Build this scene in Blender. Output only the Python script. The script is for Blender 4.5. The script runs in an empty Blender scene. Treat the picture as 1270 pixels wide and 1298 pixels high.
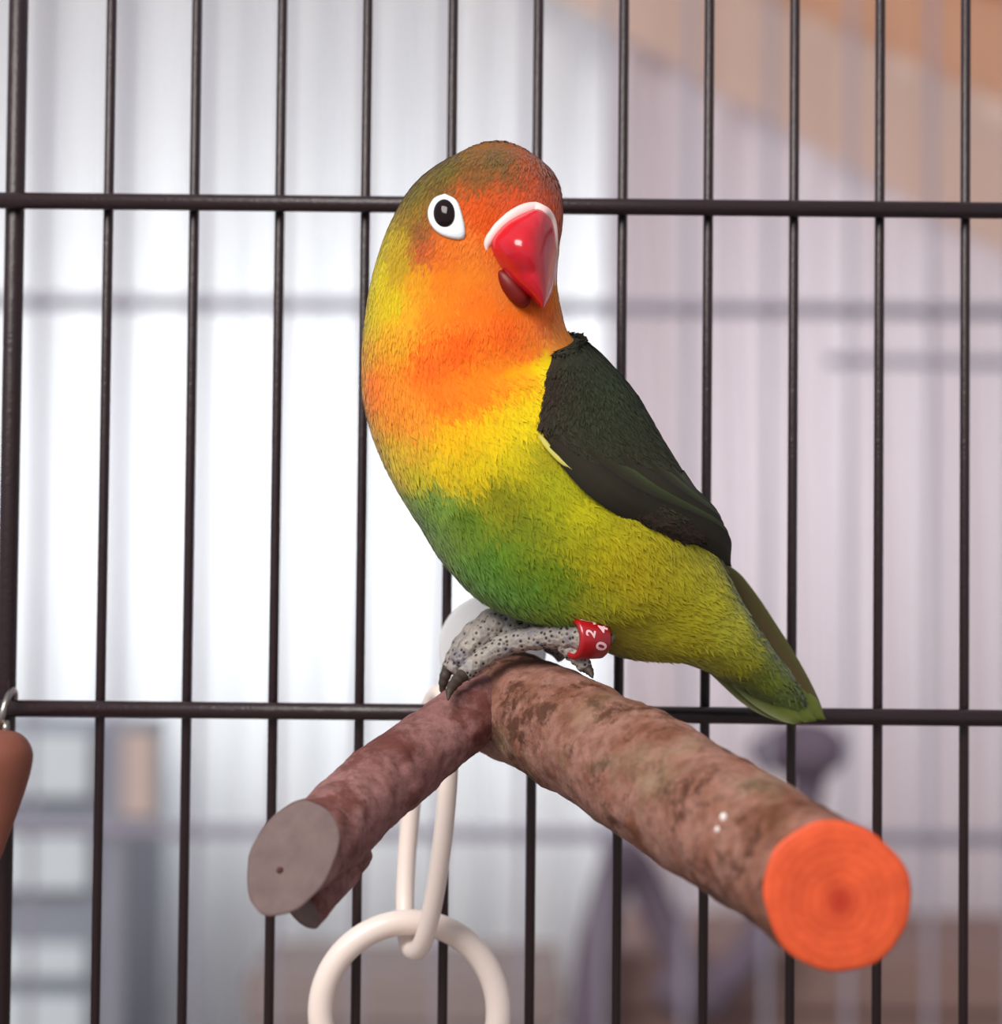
import bpy, bmesh, math, random
import numpy as np
from mathutils import Vector, Matrix
from mathutils import noise as mnoise
from mathutils.bvhtree import BVHTree

random.seed(7)
rng = np.random.default_rng(7)
SC = bpy.context.scene
COL = SC.collection
CM = 0.01                      # all modelling numbers are centimetres

# ------------------------------------------------------------------ camera
IMG_W, IMG_H, FPX = 1270.0, 1298.0, 3417.0
TILT, ROLL, DIST, EYE_Z = math.radians(2.5), math.radians(0.58), 60.0, 110.0
FWD = Vector((0, math.cos(TILT), math.sin(TILT)))
UP0 = Vector((0, -math.sin(TILT), math.cos(TILT)))
RGT = Vector((1, 0, 0)) * math.cos(ROLL) + UP0 * math.sin(ROLL)
UPV = UP0 * math.cos(ROLL) - Vector((1, 0, 0)) * math.sin(ROLL)
CAM = Vector((0, 0, EYE_Z)) - FWD * DIST

cam_d = bpy.data.cameras.new('camera')
cam = bpy.data.objects.new('camera', cam_d)
COL.objects.link(cam)
m3 = Matrix((RGT, UPV, -FWD)).transposed()
cam.matrix_world = Matrix.Translation(CAM * CM) @ m3.to_4x4()
cam_d.sensor_fit = 'HORIZONTAL'
cam_d.sensor_width = 36.0
cam_d.lens = FPX / IMG_W * 36.0
cam_d.clip_start = 0.01
cam_d.clip_end = 50
cam_d.dof.use_dof = True
cam_d.dof.focus_distance = 0.555
cam_d.dof.aperture_fstop = 12.0
SC.camera = cam

# ------------------------------------------------------------------ light
world = bpy.data.worlds.new('room_light')
SC.world = world
world.use_nodes = True
bg = world.node_tree.nodes['Background']
bg.inputs['Color'].default_value = (0.93, 0.95, 1.0, 1)
bg.inputs['Strength'].default_value = 0.47


def area(name, loc, target, size, size_y, power, color):
    d = bpy.data.lights.new(name, 'AREA')
    d.shape = 'RECTANGLE'
    d.size, d.size_y = size * CM, size_y * CM
    d.energy = power
    d.color = color
    o = bpy.data.objects.new(name, d)
    COL.objects.link(o)
    o.location = Vector(loc) * CM
    o.rotation_euler = (Vector(target) - Vector(loc)).to_track_quat('-Z', 'Y').to_euler()
    return o


# daylight from the room's window on the photographer's side (it glints in the eye and on the beak)
area('window_front_left_offscreen', (-92, -170, 250), (0, -3, 108), 140, 110, 66.0, (1.0, 0.95, 0.9))
# daylight outside the curtained window that the photograph shows: fills the opening in wall_back
area('window_daylight', (-4, 200, 119), (-4, 0, 119), 104, 38, 8.5, (0.95, 0.97, 1.0))

SC.view_settings.view_transform = 'Standard'
SC.view_settings.look = 'None'
SC.view_settings.gamma = 1.0
SC.view_settings.exposure = 0.0
SC.view_settings.use_curve_mapping = False


# ------------------------------------------------------------------ helpers
def P(px, py, y):
    """Point (cm) in the place that the photo shows at px, py and that lies at depth y."""
    d = FWD + RGT * ((px - IMG_W / 2) / FPX) - UPV * ((py - IMG_H / 2) / FPX)
    return CAM + d * ((y - CAM.y) / d.y)


def proj(p):
    v = p - CAM
    z = v.dot(FWD)
    return IMG_W / 2 + FPX * v.dot(RGT) / z, IMG_H / 2 - FPX * v.dot(UPV) / z


def lin(c):
    return tuple((x / 255 / 12.92) if x / 255 <= 0.04045 else ((x / 255 + 0.055) / 1.055) ** 2.4 for x in c)


def mesh(name, verts, faces, mat=None, parent=None, smooth=True, colors=None):
    me = bpy.data.meshes.new(name)
    me.from_pydata([(v[0] * CM, v[1] * CM, v[2] * CM) for v in verts], [], faces)
    if smooth:
        me.polygons.foreach_set('use_smooth', [True] * len(me.polygons))
    if colors is not None:
        ca = me.color_attributes.new('tint', 'FLOAT_COLOR', 'POINT')
        ca.data.foreach_set('color', np.asarray(colors, dtype=np.float32).ravel())
    me.update()
    o = bpy.data.objects.new(name, me)
    COL.objects.link(o)
    if mat:
        me.materials.append(mat)
    if parent:
        o.parent = parent
        o.matrix_parent_inverse = parent.matrix_world.inverted()
    return o


def thing(name, loc, label, cat, group=None):
    o = bpy.data.objects.new(name, None)
    COL.objects.link(o)
    o.empty_display_size = 0.02
    o.location = Vector(loc) * CM
    o.matrix_world = Matrix.Translation(Vector(loc) * CM)
    tag(o, label, cat, group)
    return o


def tag(o, label, cat, group=None):
    o['label'] = label
    o['category'] = cat
    if group:
        o['group'] = group
    return o


def structure(o):
    o['kind'] = 'structure'
    return o


class Geo:
    def __init__(s):
        s.v, s.f = [], []

    def add(s, v, f):
        n = len(s.v)
        s.v += [Vector(q) for q in v]
        s.f += [tuple(i + n for i in q) for q in f]

    def box(s, lo, hi, bev=0.0):
        bm = bmesh.new()
        bmesh.ops.create_cube(bm, size=1)
        lo, hi = Vector(lo), Vector(hi)
        for v in bm.verts:
            v.co = Vector([(lo[i] + hi[i]) / 2 + v.co[i] * (hi[i] - lo[i]) for i in range(3)])
        if bev:
            bmesh.ops.bevel(bm, geom=bm.edges[:], offset=bev, segments=2, affect='EDGES', profile=0.6)
        bm.verts.index_update()
        s.add([v.co.copy() for v in bm.verts], [[v.index for v in f.verts] for f in bm.faces])
        bm.free()

    def tube(s, pts, rad, n=12, caps=True, closed=False, noise=None, squash=1.0):
        pts = [Vector(p) for p in pts]
        m = len(pts)
        if not hasattr(rad, '__len__'):
            rad = [rad] * m
        T = []
        for i in range(m):
            a = pts[(i - 1) % m] if (closed or i) else pts[0]
            b = pts[(i + 1) % m] if (closed or i < m - 1) else pts[-1]
            T.append((b - a).normalized())
        ref = Vector((0, 0, 1)) if abs(T[0].z) < 0.85 else Vector((1, 0, 0))
        nrm = (ref - T[0] * ref.dot(T[0])).normalized()
        V, F = [], []
        for i in range(m):
            if i:
                nrm = (nrm - T[i] * nrm.dot(T[i])).normalized()
            bn = T[i].cross(nrm)
            for k in range(n):
                a = 2 * math.pi * k / n
                r = rad[i] * (noise(i, a) if noise else 1)
                V.append(pts[i] + nrm * math.cos(a) * r + bn * math.sin(a) * r * squash)
        for i in range(m if closed else m - 1):
            j = (i + 1) % m
            for k in range(n):
                l = (k + 1) % n
                F.append((i * n + k, j * n + k, j * n + l, i * n + l))
        if caps and not closed:
            F.append(tuple(range(n)))
            F.append(tuple((m - 1) * n + k for k in reversed(range(n))))
        s.add(V, F)

    def ball(s, c, r, nu=20, nv=12, axes=None):
        c = Vector(c)
        axes = axes or (Vector((1, 0, 0)), Vector((0, 1, 0)), Vector((0, 0, 1)))
        if not hasattr(r, '__len__'):
            r = (r, r, r)
        V, F = [], []
        for j in range(nv + 1):
            b = math.pi * j / nv
            for i in range(nu):
                a = 2 * math.pi * i / nu
                V.append(c + axes[0] * r[0] * math.sin(b) * math.cos(a) + axes[1] * r[1] * math.sin(b) * math.sin(a) + axes[2] * r[2] * math.cos(b))
        for j in range(nv):
            for i in range(nu):
                k = (i + 1) % nu
                F.append((j * nu + i, (j + 1) * nu + i, (j + 1) * nu + k, j * nu + k))
        s.add(V, F)

    def build(s, name, mat, parent=None, smooth=True):
        return mesh(name, s.v, s.f, mat, parent, smooth)


def crom(pts, n):
    """Catmull-Rom resampling of a list of number tuples, n steps a span."""
    A = np.array([list(p) for p in pts], dtype=float)
    A = np.vstack([2 * A[0] - A[1], A, 2 * A[-1] - A[-2]])
    out = []
    for i in range(1, len(A) - 2):
        p0, p1, p2, p3 = A[i - 1:i + 3]
        for k in range(n):
            t = k / n
            out.append(0.5 * (2 * p1 + (p2 - p0) * t + (2 * p0 - 5 * p1 + 4 * p2 - p3) * t * t + (3 * p1 - p0 - 3 * p2 + p3) * t ** 3))
    out.append(A[-2])
    return np.array(out)


# ------------------------------------------------------------------ materials
def mat_new(name):
    m = bpy.data.materials.new(name)
    m.use_nodes = True
    nt = m.node_tree
    return m, nt, nt.nodes['Principled BSDF']


def nd(nt, kind, **kw):
    n = nt.nodes.new(kind)
    for k, v in kw.items():
        setattr(n, k, v)
    return n


def ramp(nt, src, stops):
    r = nd(nt, 'ShaderNodeValToRGB')
    e = r.color_ramp.elements
    while len(e) < len(stops):
        e.new(0.5)
    for el, (pos, c) in zip(e, stops):
        el.position = pos
        el.color = (*lin(c), 1)
    nt.links.new(src, r.inputs['Fac'])
    return r.outputs['Color']


def noise_tex(nt, scale, detail=4, rough=0.6, vec=None, stretch=None):
    tc = nd(nt, 'ShaderNodeTexCoord')
    n = nd(nt, 'ShaderNodeTexNoise')
    n.inputs['Scale'].default_value = scale
    n.inputs['Detail'].default_value = detail
    n.inputs['Roughness'].default_value = rough
    if stretch:
        mp = nd(nt, 'ShaderNodeMapping')
        mp.inputs['Scale'].default_value = stretch
        nt.links.new(tc.outputs['Object'], mp.inputs['Vector'])
        nt.links.new(mp.outputs['Vector'], n.inputs['Vector'])
    else:
        nt.links.new(tc.outputs['Object'], n.inputs['Vector'])
    return n.outputs['Fac']


def mix(nt, fac, a, b, mode='MIX'):
    m = nd(nt, 'ShaderNodeMix', data_type='RGBA', blend_type=mode)
    if isinstance(fac, (int, float)):
        m.inputs[0].default_value = fac
    else:
        nt.links.new(fac, m.inputs[0])
    for sock, val in ((m.inputs[6], a), (m.inputs[7], b)):
        if isinstance(val, tuple):
            sock.default_value = (*val[:3], 1)
        else:
            nt.links.new(val, sock)
    return m.outputs[2]


def bump(nt, b, src, strength, dist):
    n = nd(nt, 'ShaderNodeBump')
    n.inputs['Strength'].default_value = strength
    n.inputs['Distance'].default_value = dist
    nt.links.new(src, n.inputs['Height'])
    nt.links.new(n.outputs['Normal'], b.inputs['Normal'])


def simple(name, rgb, rough=0.5, var=0.08, scale=60, spec=0.5, coat=0.0, metal=0.0, sss=0.0, bumpy=0.0):
    m, nt, b = mat_new(name)
    f = noise_tex(nt, scale)
    c = lin(rgb)
    lo = tuple(x * (1 - var) for x in c)
    hi = tuple(min(1, x * (1 + var)) for x in c)
    nt.links.new(mix(nt, f, lo, hi), b.inputs['Base Color'])
    b.inputs['Roughness'].default_value = rough
    b.inputs['Specular IOR Level'].default_value = spec
    b.inputs['Coat Weight'].default_value = coat
    b.inputs['Coat Roughness'].default_value = 0.12
    b.inputs['Metallic'].default_value = metal
    if sss:
        b.inputs['Subsurface Weight'].default_value = sss
        b.inputs['Subsurface Radius'].default_value = (0.006, 0.005, 0.004)
        b.inputs['Subsurface Scale'].default_value = 0.3
    if bumpy:
        bump(nt, b, f, 0.4, bumpy)
    return m


def tinted(name, rough=0.75, var=0.25, scale=500, sheen=0.03, spec=0.15):
    m, nt, b = mat_new(name)
    at = nd(nt, 'ShaderNodeAttribute', attribute_name='tint')
    f = noise_tex(nt, scale, 3, 0.7)
    c = mix(nt, 1.0, at.outputs['Color'], ramp(nt, f, [(0.3, (244, 244, 244)), (0.7, (255, 255, 255))]), 'MULTIPLY')
    nt.links.new(c, b.inputs['Base Color'])
    b.inputs['Roughness'].default_value = rough
    b.inputs['Sheen Weight'].default_value = sheen
    b.inputs['Specular IOR Level'].default_value = spec
    return m


M = {}
M['wire'] = simple('black_coated_wire', (40, 22, 26), 0.36, 0.25, 900, 0.5, bumpy=0.0004)
M['plastic'] = simple('white_plastic', (240, 224, 216), 0.3, 0.03, 40, 0.5, sss=0.4)
M['metal'] = simple('dull_steel', (170, 165, 160), 0.3, 0.1, 300, 0.5, metal=1.0)
M['eye'] = simple('dark_eye', (24, 8, 10), 0.1, 0.2, 200, 0.35)
M['eye_ring'] = simple('white_eye_skin', (232, 240, 244), 0.5, 0.05, 700, 0.4, bumpy=0.0004)
M['cere'] = simple('pale_pink_cere', (250, 216, 212), 0.55, 0.06, 600, 0.3)
M['claw'] = simple('dark_claw', (62, 50, 42), 0.6, 0.3, 400, 0.5)
M['ring_red'] = simple('red_ring_enamel', (168, 10, 22), 0.3, 0.12, 300, 0.5, coat=0.4)
M['ring_white'] = simple('white_engraving', (250, 205, 212), 0.5, 0.04, 300, 0.4)
M['feather'] = tinted('soft_plumage', sheen=0.3)
M['wing_feather'] = tinted('wing_plumage')
M['body'] = tinted('body_skin_under_plumage', var=0.3)
M['toy_wood'] = simple('brown_toy_wood', (140, 82, 66), 0.55, 0.35, 60, 0.4)
M['dropping'] = simple('chalky_white', (238, 228, 225), 0.7, 0.05, 300, 0.3)

# beak: glossy crimson with a slight fade towards the base
m, nt, b = mat_new('red_beak')
f = noise_tex(nt, 160, 3)
nt.links.new(ramp(nt, f, [(0.3, (196, 6, 26)), (0.7, (222, 18, 48))]), b.inputs['Base Color'])
b.inputs['Roughness'].default_value = 0.22
b.inputs['Coat Weight'].default_value = 0.5
b.inputs['Coat Roughness'].default_value = 0.15
M['beak'] = m
M['lower_beak'] = simple('dark_red_lower_beak', (116, 16, 10), 0.45, 0.3, 300, 0.4)

# scaly grey feet
m, nt, b = mat_new('scaly_grey_skin')
tc = nd(nt, 'ShaderNodeTexCoord')
vo = nd(nt, 'ShaderNodeTexVoronoi')
vo.inputs['Scale'].default_value = 900
nt.links.new(tc.outputs['Object'], vo.inputs['Vector'])
n2 = noise_tex(nt, 260, 3)
base = ramp(nt, n2, [(0.3, (120, 116, 124)), (0.55, (162, 152, 142)), (0.75, (112, 116, 130))])
dots = ramp(nt, vo.outputs['Distance'], [(0.16, (50, 44, 46)), (0.42, (255, 255, 255))])
nt.links.new(mix(nt, 1.0, base, dots, 'MULTIPLY'), b.inputs['Base Color'])
b.inputs['Roughness'].default_value = 0.6
bump(nt, b, vo.outputs['Distance'], 0.6, 0.0006)
M['foot'] = m

# bark: mauve brown, with darker scars and pale lichen
m, nt, b = mat_new('mauve_bark')
n1 = noise_tex(nt, 55, 6, 0.65)
n2 = noise_tex(nt, 85, 6, 0.72)
n3 = noise_tex(nt, 38, 4, 0.6, stretch=(1.0, 1.0, 1.6))
c1 = ramp(nt, n1, [(0.32, (104, 60, 38)), (0.45, (142, 96, 80)), (0.55, (160, 118, 106)), (0.68, (118, 72, 50))])
n4 = noise_tex(nt, 420, 5, 0.75)
c1 = mix(nt, 0.55, c1, ramp(nt, n4, [(0.3, (120, 100, 90)), (0.6, (255, 250, 245))]), 'MULTIPLY')
c2 = mix(nt, ramp(nt, n2, [(0.52, (0, 0, 0)), (0.60, (235, 235, 235))]), c1, lin((70, 38, 22)))
c3 = mix(nt, ramp(nt, n3, [(0.52, (0, 0, 0)), (0.68, (190, 190, 190))]), c2, lin((146, 132, 104)))
nt.links.new(c3, b.inputs['Base Color'])
b.inputs['Roughness'].default_value = 0.7
b.inputs['Specular IOR Level'].default_value = 0.3
bump(nt, b, n2, 0.55, 0.0012)
M['bark'] = m

m, nt, b = mat_new('mauve_side_bark')
n1 = noise_tex(nt, 60, 6, 0.6)
n2 = noise_tex(nt, 110, 5, 0.65)
c1 = ramp(nt, n1, [(0.3, (116, 72, 70)), (0.5, (146, 102, 100)), (0.7, (164, 122, 120))])
n4 = noise_tex(nt, 380, 5, 0.75)
c1 = mix(nt, 0.6, c1, ramp(nt, n4, [(0.3, (128, 108, 100)), (0.6, (255, 250, 248))]), 'MULTIPLY')
c2 = mix(nt, ramp(nt, n2, [(0.5, (0, 0, 0)), (0.6, (225, 225, 225))]), c1, lin((96, 48, 40)))
nt.links.new(c2, b.inputs['Base Color'])
b.inputs['Roughness'].default_value = 0.7
b.inputs['Specular IOR Level'].default_value = 0.3
bump(nt, b, n2, 0.5, 0.001)
M['side_bark'] = m
M['cut_wood'] = simple('grey_cut_wood', (112, 95, 93), 0.8, 0.4, 160, 0.2, bumpy=0.0006)
M['pith'] = simple('dark_pith', (88, 54, 52), 0.8, 0.2, 300, 0.2)

# orange painted end grain, with faint growth rings around the middle of the cut
END_C = P(1061, 1136, -12.5)
m, nt, b = mat_new('orange_painted_end')
tc = nd(nt, 'ShaderNodeTexCoord')
geo = nd(nt, 'ShaderNodeNewGeometry')
vs = nd(nt, 'ShaderNodeVectorMath', operation='DISTANCE')
nt.links.new(geo.outputs['Position'], vs.inputs[0])
cc = P(1066, 1143, -12.6) * CM
vs.inputs[1].default_value = cc
wv = nd(nt, 'ShaderNodeMath', operation='SINE')
mu = nd(nt, 'ShaderNodeMath', operation='MULTIPLY')
mu.inputs[1].default_value = 3600
nt.links.new(vs.outputs['Value'], mu.inputs[0])
nz = noise_tex(nt, 300, 3)
ad = nd(nt, 'ShaderNodeMath', operation='MULTIPLY_ADD')
ad.inputs[1].default_value = 9.0
nt.links.new(nz, ad.inputs[0])
nt.links.new(mu.outputs[0], ad.inputs[2])
nt.links.new(ad.outputs[0], wv.inputs[0])
mt_ = noise_tex(nt, 140, 4, 0.7)
rc = ramp(nt, wv.outputs[0], [(0.0, (236, 92, 46)), (1.0, (242, 98, 50))])
core = ramp(nt, vs.outputs['Value'], [(0.0002, (190, 92, 66)), (0.0016, (255, 255, 255))])
rc = mix(nt, 1.0, rc, ramp(nt, mt_, [(0.35, (232, 220, 214)), (0.6, (255, 255, 255))]), 'MULTIPLY')
nt.links.new(mix(nt, 1.0, rc, core, 'MULTIPLY'), b.inputs['Base Color'])
b.inputs['Roughness'].default_value = 0.6
bump(nt, b, wv.outputs[0], 0.15, 0.00008)
M['orange'] = m


def cloth(name, rgb, trans, var=0.06, stretch=(40, 40, 3)):
    m, nt, b = mat_new(name)
    f = noise_tex(nt, 1.0, 3, 0.5, stretch=stretch)
    c = lin(rgb)
    col = mix(nt, f, tuple(x * (1 - var) for x in c), tuple(min(1, x * (1 + var)) for x in c))
    nt.links.new(col, b.inputs['Base Color'])
    b.inputs['Roughness'].default_value = 0.9
    b.inputs['Specular IOR Level'].default_value = 0.1
    tr = nd(nt, 'ShaderNodeBsdfTranslucent')
    nt.links.new(col, tr.inputs['Color'])
    ms = nd(nt, 'ShaderNodeMixShader')
    ms.inputs[0].default_value = trans
    nt.links.new(b.outputs[0], ms.inputs[1])
    nt.links.new(tr.outputs[0], ms.inputs[2])
    nt.links.new(ms.outputs[0], nt.nodes['Material Output'].inputs['Surface'])
    return m


M['disc_plastic'] = cloth('white_disc_plastic', (252, 252, 254), 0.5, 0.01, (5, 5, 5))
M['sheer'] = cloth('white_sheer_cloth', (246, 245, 246), 0.5, 0.03)
M['pink_drape'] = cloth('pale_pink_cloth', (224, 211, 215), 0.42, 0.04)
M['peach'] = [cloth('pale_peach_cloth', (236, 208, 192), 0.5, 0.05), cloth('peach_cloth', (230, 186, 158), 0.5, 0.05), cloth('orange_brown_cloth', (214, 150, 108), 0.5, 0.06)]  # swag tier colours, graded to put the warm corner glow into the cloth
M['dark_wood'] = simple('dark_brown_wood', (140, 112, 106), 0.7, 0.15, 12, 0.3)
M['wall'] = simple('grey_wall_paint', (176, 174, 184), 0.85, 0.05, 4, 0.2)
M['floor'] = simple('grey_floor', (150, 140, 134), 0.7, 0.08, 6, 0.3)
M['oak'] = simple('orange_oak', (190, 122, 84), 0.6, 0.18, 12, 0.3)
M['frame'] = simple('white_window_frame', (235, 235, 235), 0.5, 0.03, 10, 0.4)
M['pale_wire'] = simple('pale_grey_wire', (158, 152, 168), 0.5, 0.05, 60, 0.4)
M['drawer'] = simple('pale_blue_white_front', (218, 226, 232), 0.6, 0.04, 8, 0.3)
M['cabinet'] = simple('grey_cabinet', (150, 154, 166), 0.7, 0.06, 8, 0.3)
M['vase'] = simple('peach_clay', (210, 188, 180), 0.7, 0.08, 14, 0.3)
M['plum'] = simple('plum_rope', (112, 98, 112), 0.9, 0.15, 60, 0.2)
M['tan_box'] = simple('tan_card', (156, 140, 138), 0.8, 0.08, 12, 0.2)
m, nt, b = mat_new('window_glass')
gl = nd(nt, 'ShaderNodeBsdfGlossy')
gl.inputs['Roughness'].default_value = 0.02
tp = nd(nt, 'ShaderNodeBsdfTransparent')
tp.inputs['Color'].default_value = (0.95, 0.98, 0.98, 1)
ms = nd(nt, 'ShaderNodeMixShader')
ms.inputs[0].default_value = 0.06
nt.links.new(tp.outputs[0], ms.inputs[1])
nt.links.new(gl.outputs[0], ms.inputs[2])
nt.links.new(ms.outputs[0], nt.nodes['Material Output'].inputs['Surface'])
M['glass'] = m

# ------------------------------------------------------------------ the room behind
WALL_Y, CURT_Y = 185.0, 160.0
g = Geo()
x0, x1, z0, z1 = -54.0, 46.0, 101.0, 137.0          # the window opening
g.box((-260, WALL_Y, 0), (x0, WALL_Y + 12, 260))
g.box((x1, WALL_Y, 0), (260, WALL_Y + 12, 260))
g.box((x0, WALL_Y, 0), (x1, WALL_Y + 12, z0))
g.box((x0, WALL_Y, z1), (x1, WALL_Y + 12, 260))
structure(g.build('wall_back', M['wall'], smooth=False))
g = Geo()
g.box((-260, -260, -4), (260, WALL_Y + 12, 0))
structure(g.build('floor', M['floor'], smooth=False))
win = bpy.data.objects.new('window_1', None)
COL.objects.link(win)
win.matrix_world = Matrix.Translation(Vector(((x0 + x1) / 2, WALL_Y, z0)) * CM)
structure(win)
g = Geo()
for a, bb in (((x0, z0), (x1, z0 + 4)), ((x0, z1 - 4), (x1, z1)), ((x0, z0), (x0 + 4, z1)), ((x1 - 4, z0), (x1, z1)), ((-5.5, z0), (-2.5, z1))):
    g.box((a[0], WALL_Y + 3, a[1]), (bb[0], WALL_Y + 8, bb[1]), 0.3)
g.build('window_frame', M['frame'], win, False)
for a, bb in ((x0 + 4, -5.5), (-2.5, x1 - 4)):
    g = Geo()
    g.box((a, WALL_Y + 5, z0 + 4), (bb, WALL_Y + 5.6, z1 - 4))
    g.build('pane', M['glass'], win, False)
g = Geo()
g.box((x0 - 4, WALL_Y - 6, z0 - 3), (x1 + 4, WALL_Y + 3, z0), 0.4)
g.build('window_sill', M['frame'], win, False)


def drape(name, xa, xb, bottom, top, y, mat, wave, amp, seed):
    r = random.Random(seed)
    n, mz = 320, 24
    ph = [r.uniform(0, 6.28) for _ in range(5)]
    V, F = [], []
    for j in range(mz + 1):
        for i in range(n + 1):
            x = xa + (xb - xa) * i / n
            z = bottom(x) + (top(x) - bottom(x)) * j / mz
            k = 2 * math.pi / wave
            d = math.sin(k * x + ph[0] + 0.5 * math.sin(k * 0.31 * x + ph[1])) + 0.45 * math.sin(k * 2.13 * x + ph[2]) + 0.2 * math.sin(k * 4.4 * x + z * 0.05 + ph[3])
            V.append(Vector((x + 0.3 * math.sin(z * 0.09 + ph[4]), y + amp * d, z)))
    for j in range(mz):
        for i in range(n):
            a = j * (n + 1) + i
            F.append((a, a + 1, a + n + 2, a + n + 1))
    return mesh(name, V, F, mat)


sheer = drape('sheer_curtain', -76, 15, lambda x: 60, lambda x: 165.0, CURT_Y, M['sheer'], 7.0, 1.9, 3)
tag(sheer, 'bright white sheer curtain hanging in soft folds before the window', 'curtain')
swag_edge = lambda x: 160.0 - 34.0 * max(0.0, min(1.0, (x - 8) / 66.0)) ** 0.9
pink = drape('heavy_curtain', 9, 78, lambda x: 81, lambda x: min(165.0, swag_edge(x) + 4), CURT_Y - 6.5, M['pink_drape'], 7.5, 1.3, 5)
tag(pink, 'pale pink curtain hanging in folds beside the white sheer one', 'curtain')
swag = thing('added_swag', (42, CURT_Y - 10, 165), 'added swag above the pink curtain, three tiers graded peach to orange for a warm glow', 'swag')
for tier in range(3):  # invented swag: stepped tier colours stand in for the glow's gradient
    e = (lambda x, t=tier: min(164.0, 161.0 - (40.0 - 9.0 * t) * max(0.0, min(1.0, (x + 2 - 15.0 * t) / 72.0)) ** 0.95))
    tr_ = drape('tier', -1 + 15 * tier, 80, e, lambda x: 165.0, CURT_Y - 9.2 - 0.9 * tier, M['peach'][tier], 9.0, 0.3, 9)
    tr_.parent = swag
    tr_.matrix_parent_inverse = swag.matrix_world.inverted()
rod = thing('curtain_rod', (0, CURT_Y - 1, 168), 'wooden curtain rod carrying the white and pink curtains', 'curtain rod')
g = Geo()
g.tube([(-84, CURT_Y - 5, 166.6), (84, CURT_Y - 5, 166.6)], 1.5, 16)
g.build('pole', M['oak'], rod)
for xx in (-80, 80):
    g = Geo()
    g.box((xx - 1, CURT_Y - 5, 165.6), (xx + 1, WALL_Y, 167.6), 0.2)
    g.build('bracket', M['oak'], rod, False)
chest = thing('wooden_chest', (42, 132, 0), 'dark brown wooden chest below the pink curtain', 'chest')
zc = P(1000, 1205, 120).z
g = Geo()
g.box((8, 120, 0), (76, 144, zc - 4), 0.5)
g.build('body', M['dark_wood'], chest, False)
g = Geo()
g.box((7, 119, zc - 4), (77, 145, zc), 0.6)
g.build('lid', M['dark_wood'], chest, False)

# cabinet of drawers below the window
cab = thing('drawer_cabinet', (-50, 138, 0), 'grey drawer cabinet with pale fronts below the window', 'cabinet')
g = Geo()
cz = P(0, 917, 130).z
g.box((-74, 130, 0), (-26.0, 152, cz), 0.4)
g.build('body', M['cabinet'], cab, False)
for (pa, pb) in ((930, 1010), (1052, 1128), (1196, 1240), (1262, 1330)):
    g = Geo()
    za, zb = P(0, pb, 129).z, P(0, pa, 129).z
    g.box((-72, 128.6, za), (-28.5, 130, zb), 0.3)
    d = g.build('drawer', M['drawer'], cab, False)
    g = Geo()
    g.tube([(-48, 127.6, (za + zb) / 2), (-44, 127.6, (za + zb) / 2)], 0.4, 10)
    g.tube([(-47.4, 127.6, (za + zb) / 2), (-47.4, 129, (za + zb) / 2)], 0.25, 8)
    g.tube([(-44.6, 127.6, (za + zb) / 2), (-44.6, 129, (za + zb) / 2)], 0.25, 8)
    g.build('handle', M['cabinet'], d)

g = Geo()
g.box((P(172, 0, 128).x, 127.6, P(0, 1034, 128).z), (P(212, 0, 128).x, 128.6, P(0, 926, 128).z), 0.2)
o = g.build('upright_panel', M['vase'], cab, False)
o['label'] = 'peach coloured upright panel'
bx = thing('storage_box', (-12, 120, 0), 'tan cardboard box with a lid standing below the window', 'box')
zt = P(560, 1235, 120).z
g = Geo()
g.box((-16, 118, 0), (4, 138, zt - 3), 0.3)
g.build('carton', M['tan_box'], bx, False)
g = Geo()
g.box((-16.5, 117.5, zt - 3), (4.5, 138.5, zt), 0.3)
g.build('lid', M['tan_box'], bx, False)

# ------------------------------------------------------------------ the second cage, out of focus
far = thing('wire_cage', (0, 110, 0), 'pale grey wire cage panel out of focus behind the black bars', 'cage')
FY = 110.0
ztop, zbot = 162.0, 0.0
for k in range(-1, 14):
    px = 1283 - 103 * k
    x = P(px, 640, FY).x
    g = Geo()
    g.tube([(x, FY, zbot), (x, FY, ztop)], 0.22, 8)
    g.build('vertical_wire', M['pale_wire'], far)
xa, xb = P(1400, 640, FY).x, P(-80, 640, FY).x
for py, r in ((390, 0.42), (1056, 0.42), (1600, 0.42)):
    z = P(635, py, FY).z
    g = Geo()
    g.tube([(xb, FY - 0.64, z), (xa, FY - 0.64, z)], r, 10)
    g.build('horizontal_wire', M['pale_wire'], far)
g = Geo()
z = P(1150, 457, FY).z
g.tube([(P(1050, 457, FY).x, FY + 0.57, z), (xa, FY + 0.57, z)], 0.35, 10)
g.build('horizontal_wire', M['pale_wire'], far)

rope = thing('knotted_rope', P(880, 1250, 115), 'plum coloured knotted rope hanging in the pale cage behind', 'rope')
g = Geo()
pts = crom([(735, 1400, 47), (742, 1300, 46), (760, 1180, 46), (795, 1085, 47), (850, 1190, 48), (880, 1250, 47), (940, 1220, 46), (985, 1130, 47), (1030, 960, 48), (1015, 935, 47), (960, 960, 46)], 10)
g.tube([P(p[0], p[1], p[2] + 68) for p in pts], 1.2, 10)
g.build('strand', M['plum'], rope)
for kx, ky in ((880, 1255), (1020, 950)):
    g = Geo()
    g.ball(P(kx, ky, 115), (2.8, 2.0, 2.0))
    g.build('knot', M['plum'], rope)

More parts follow.
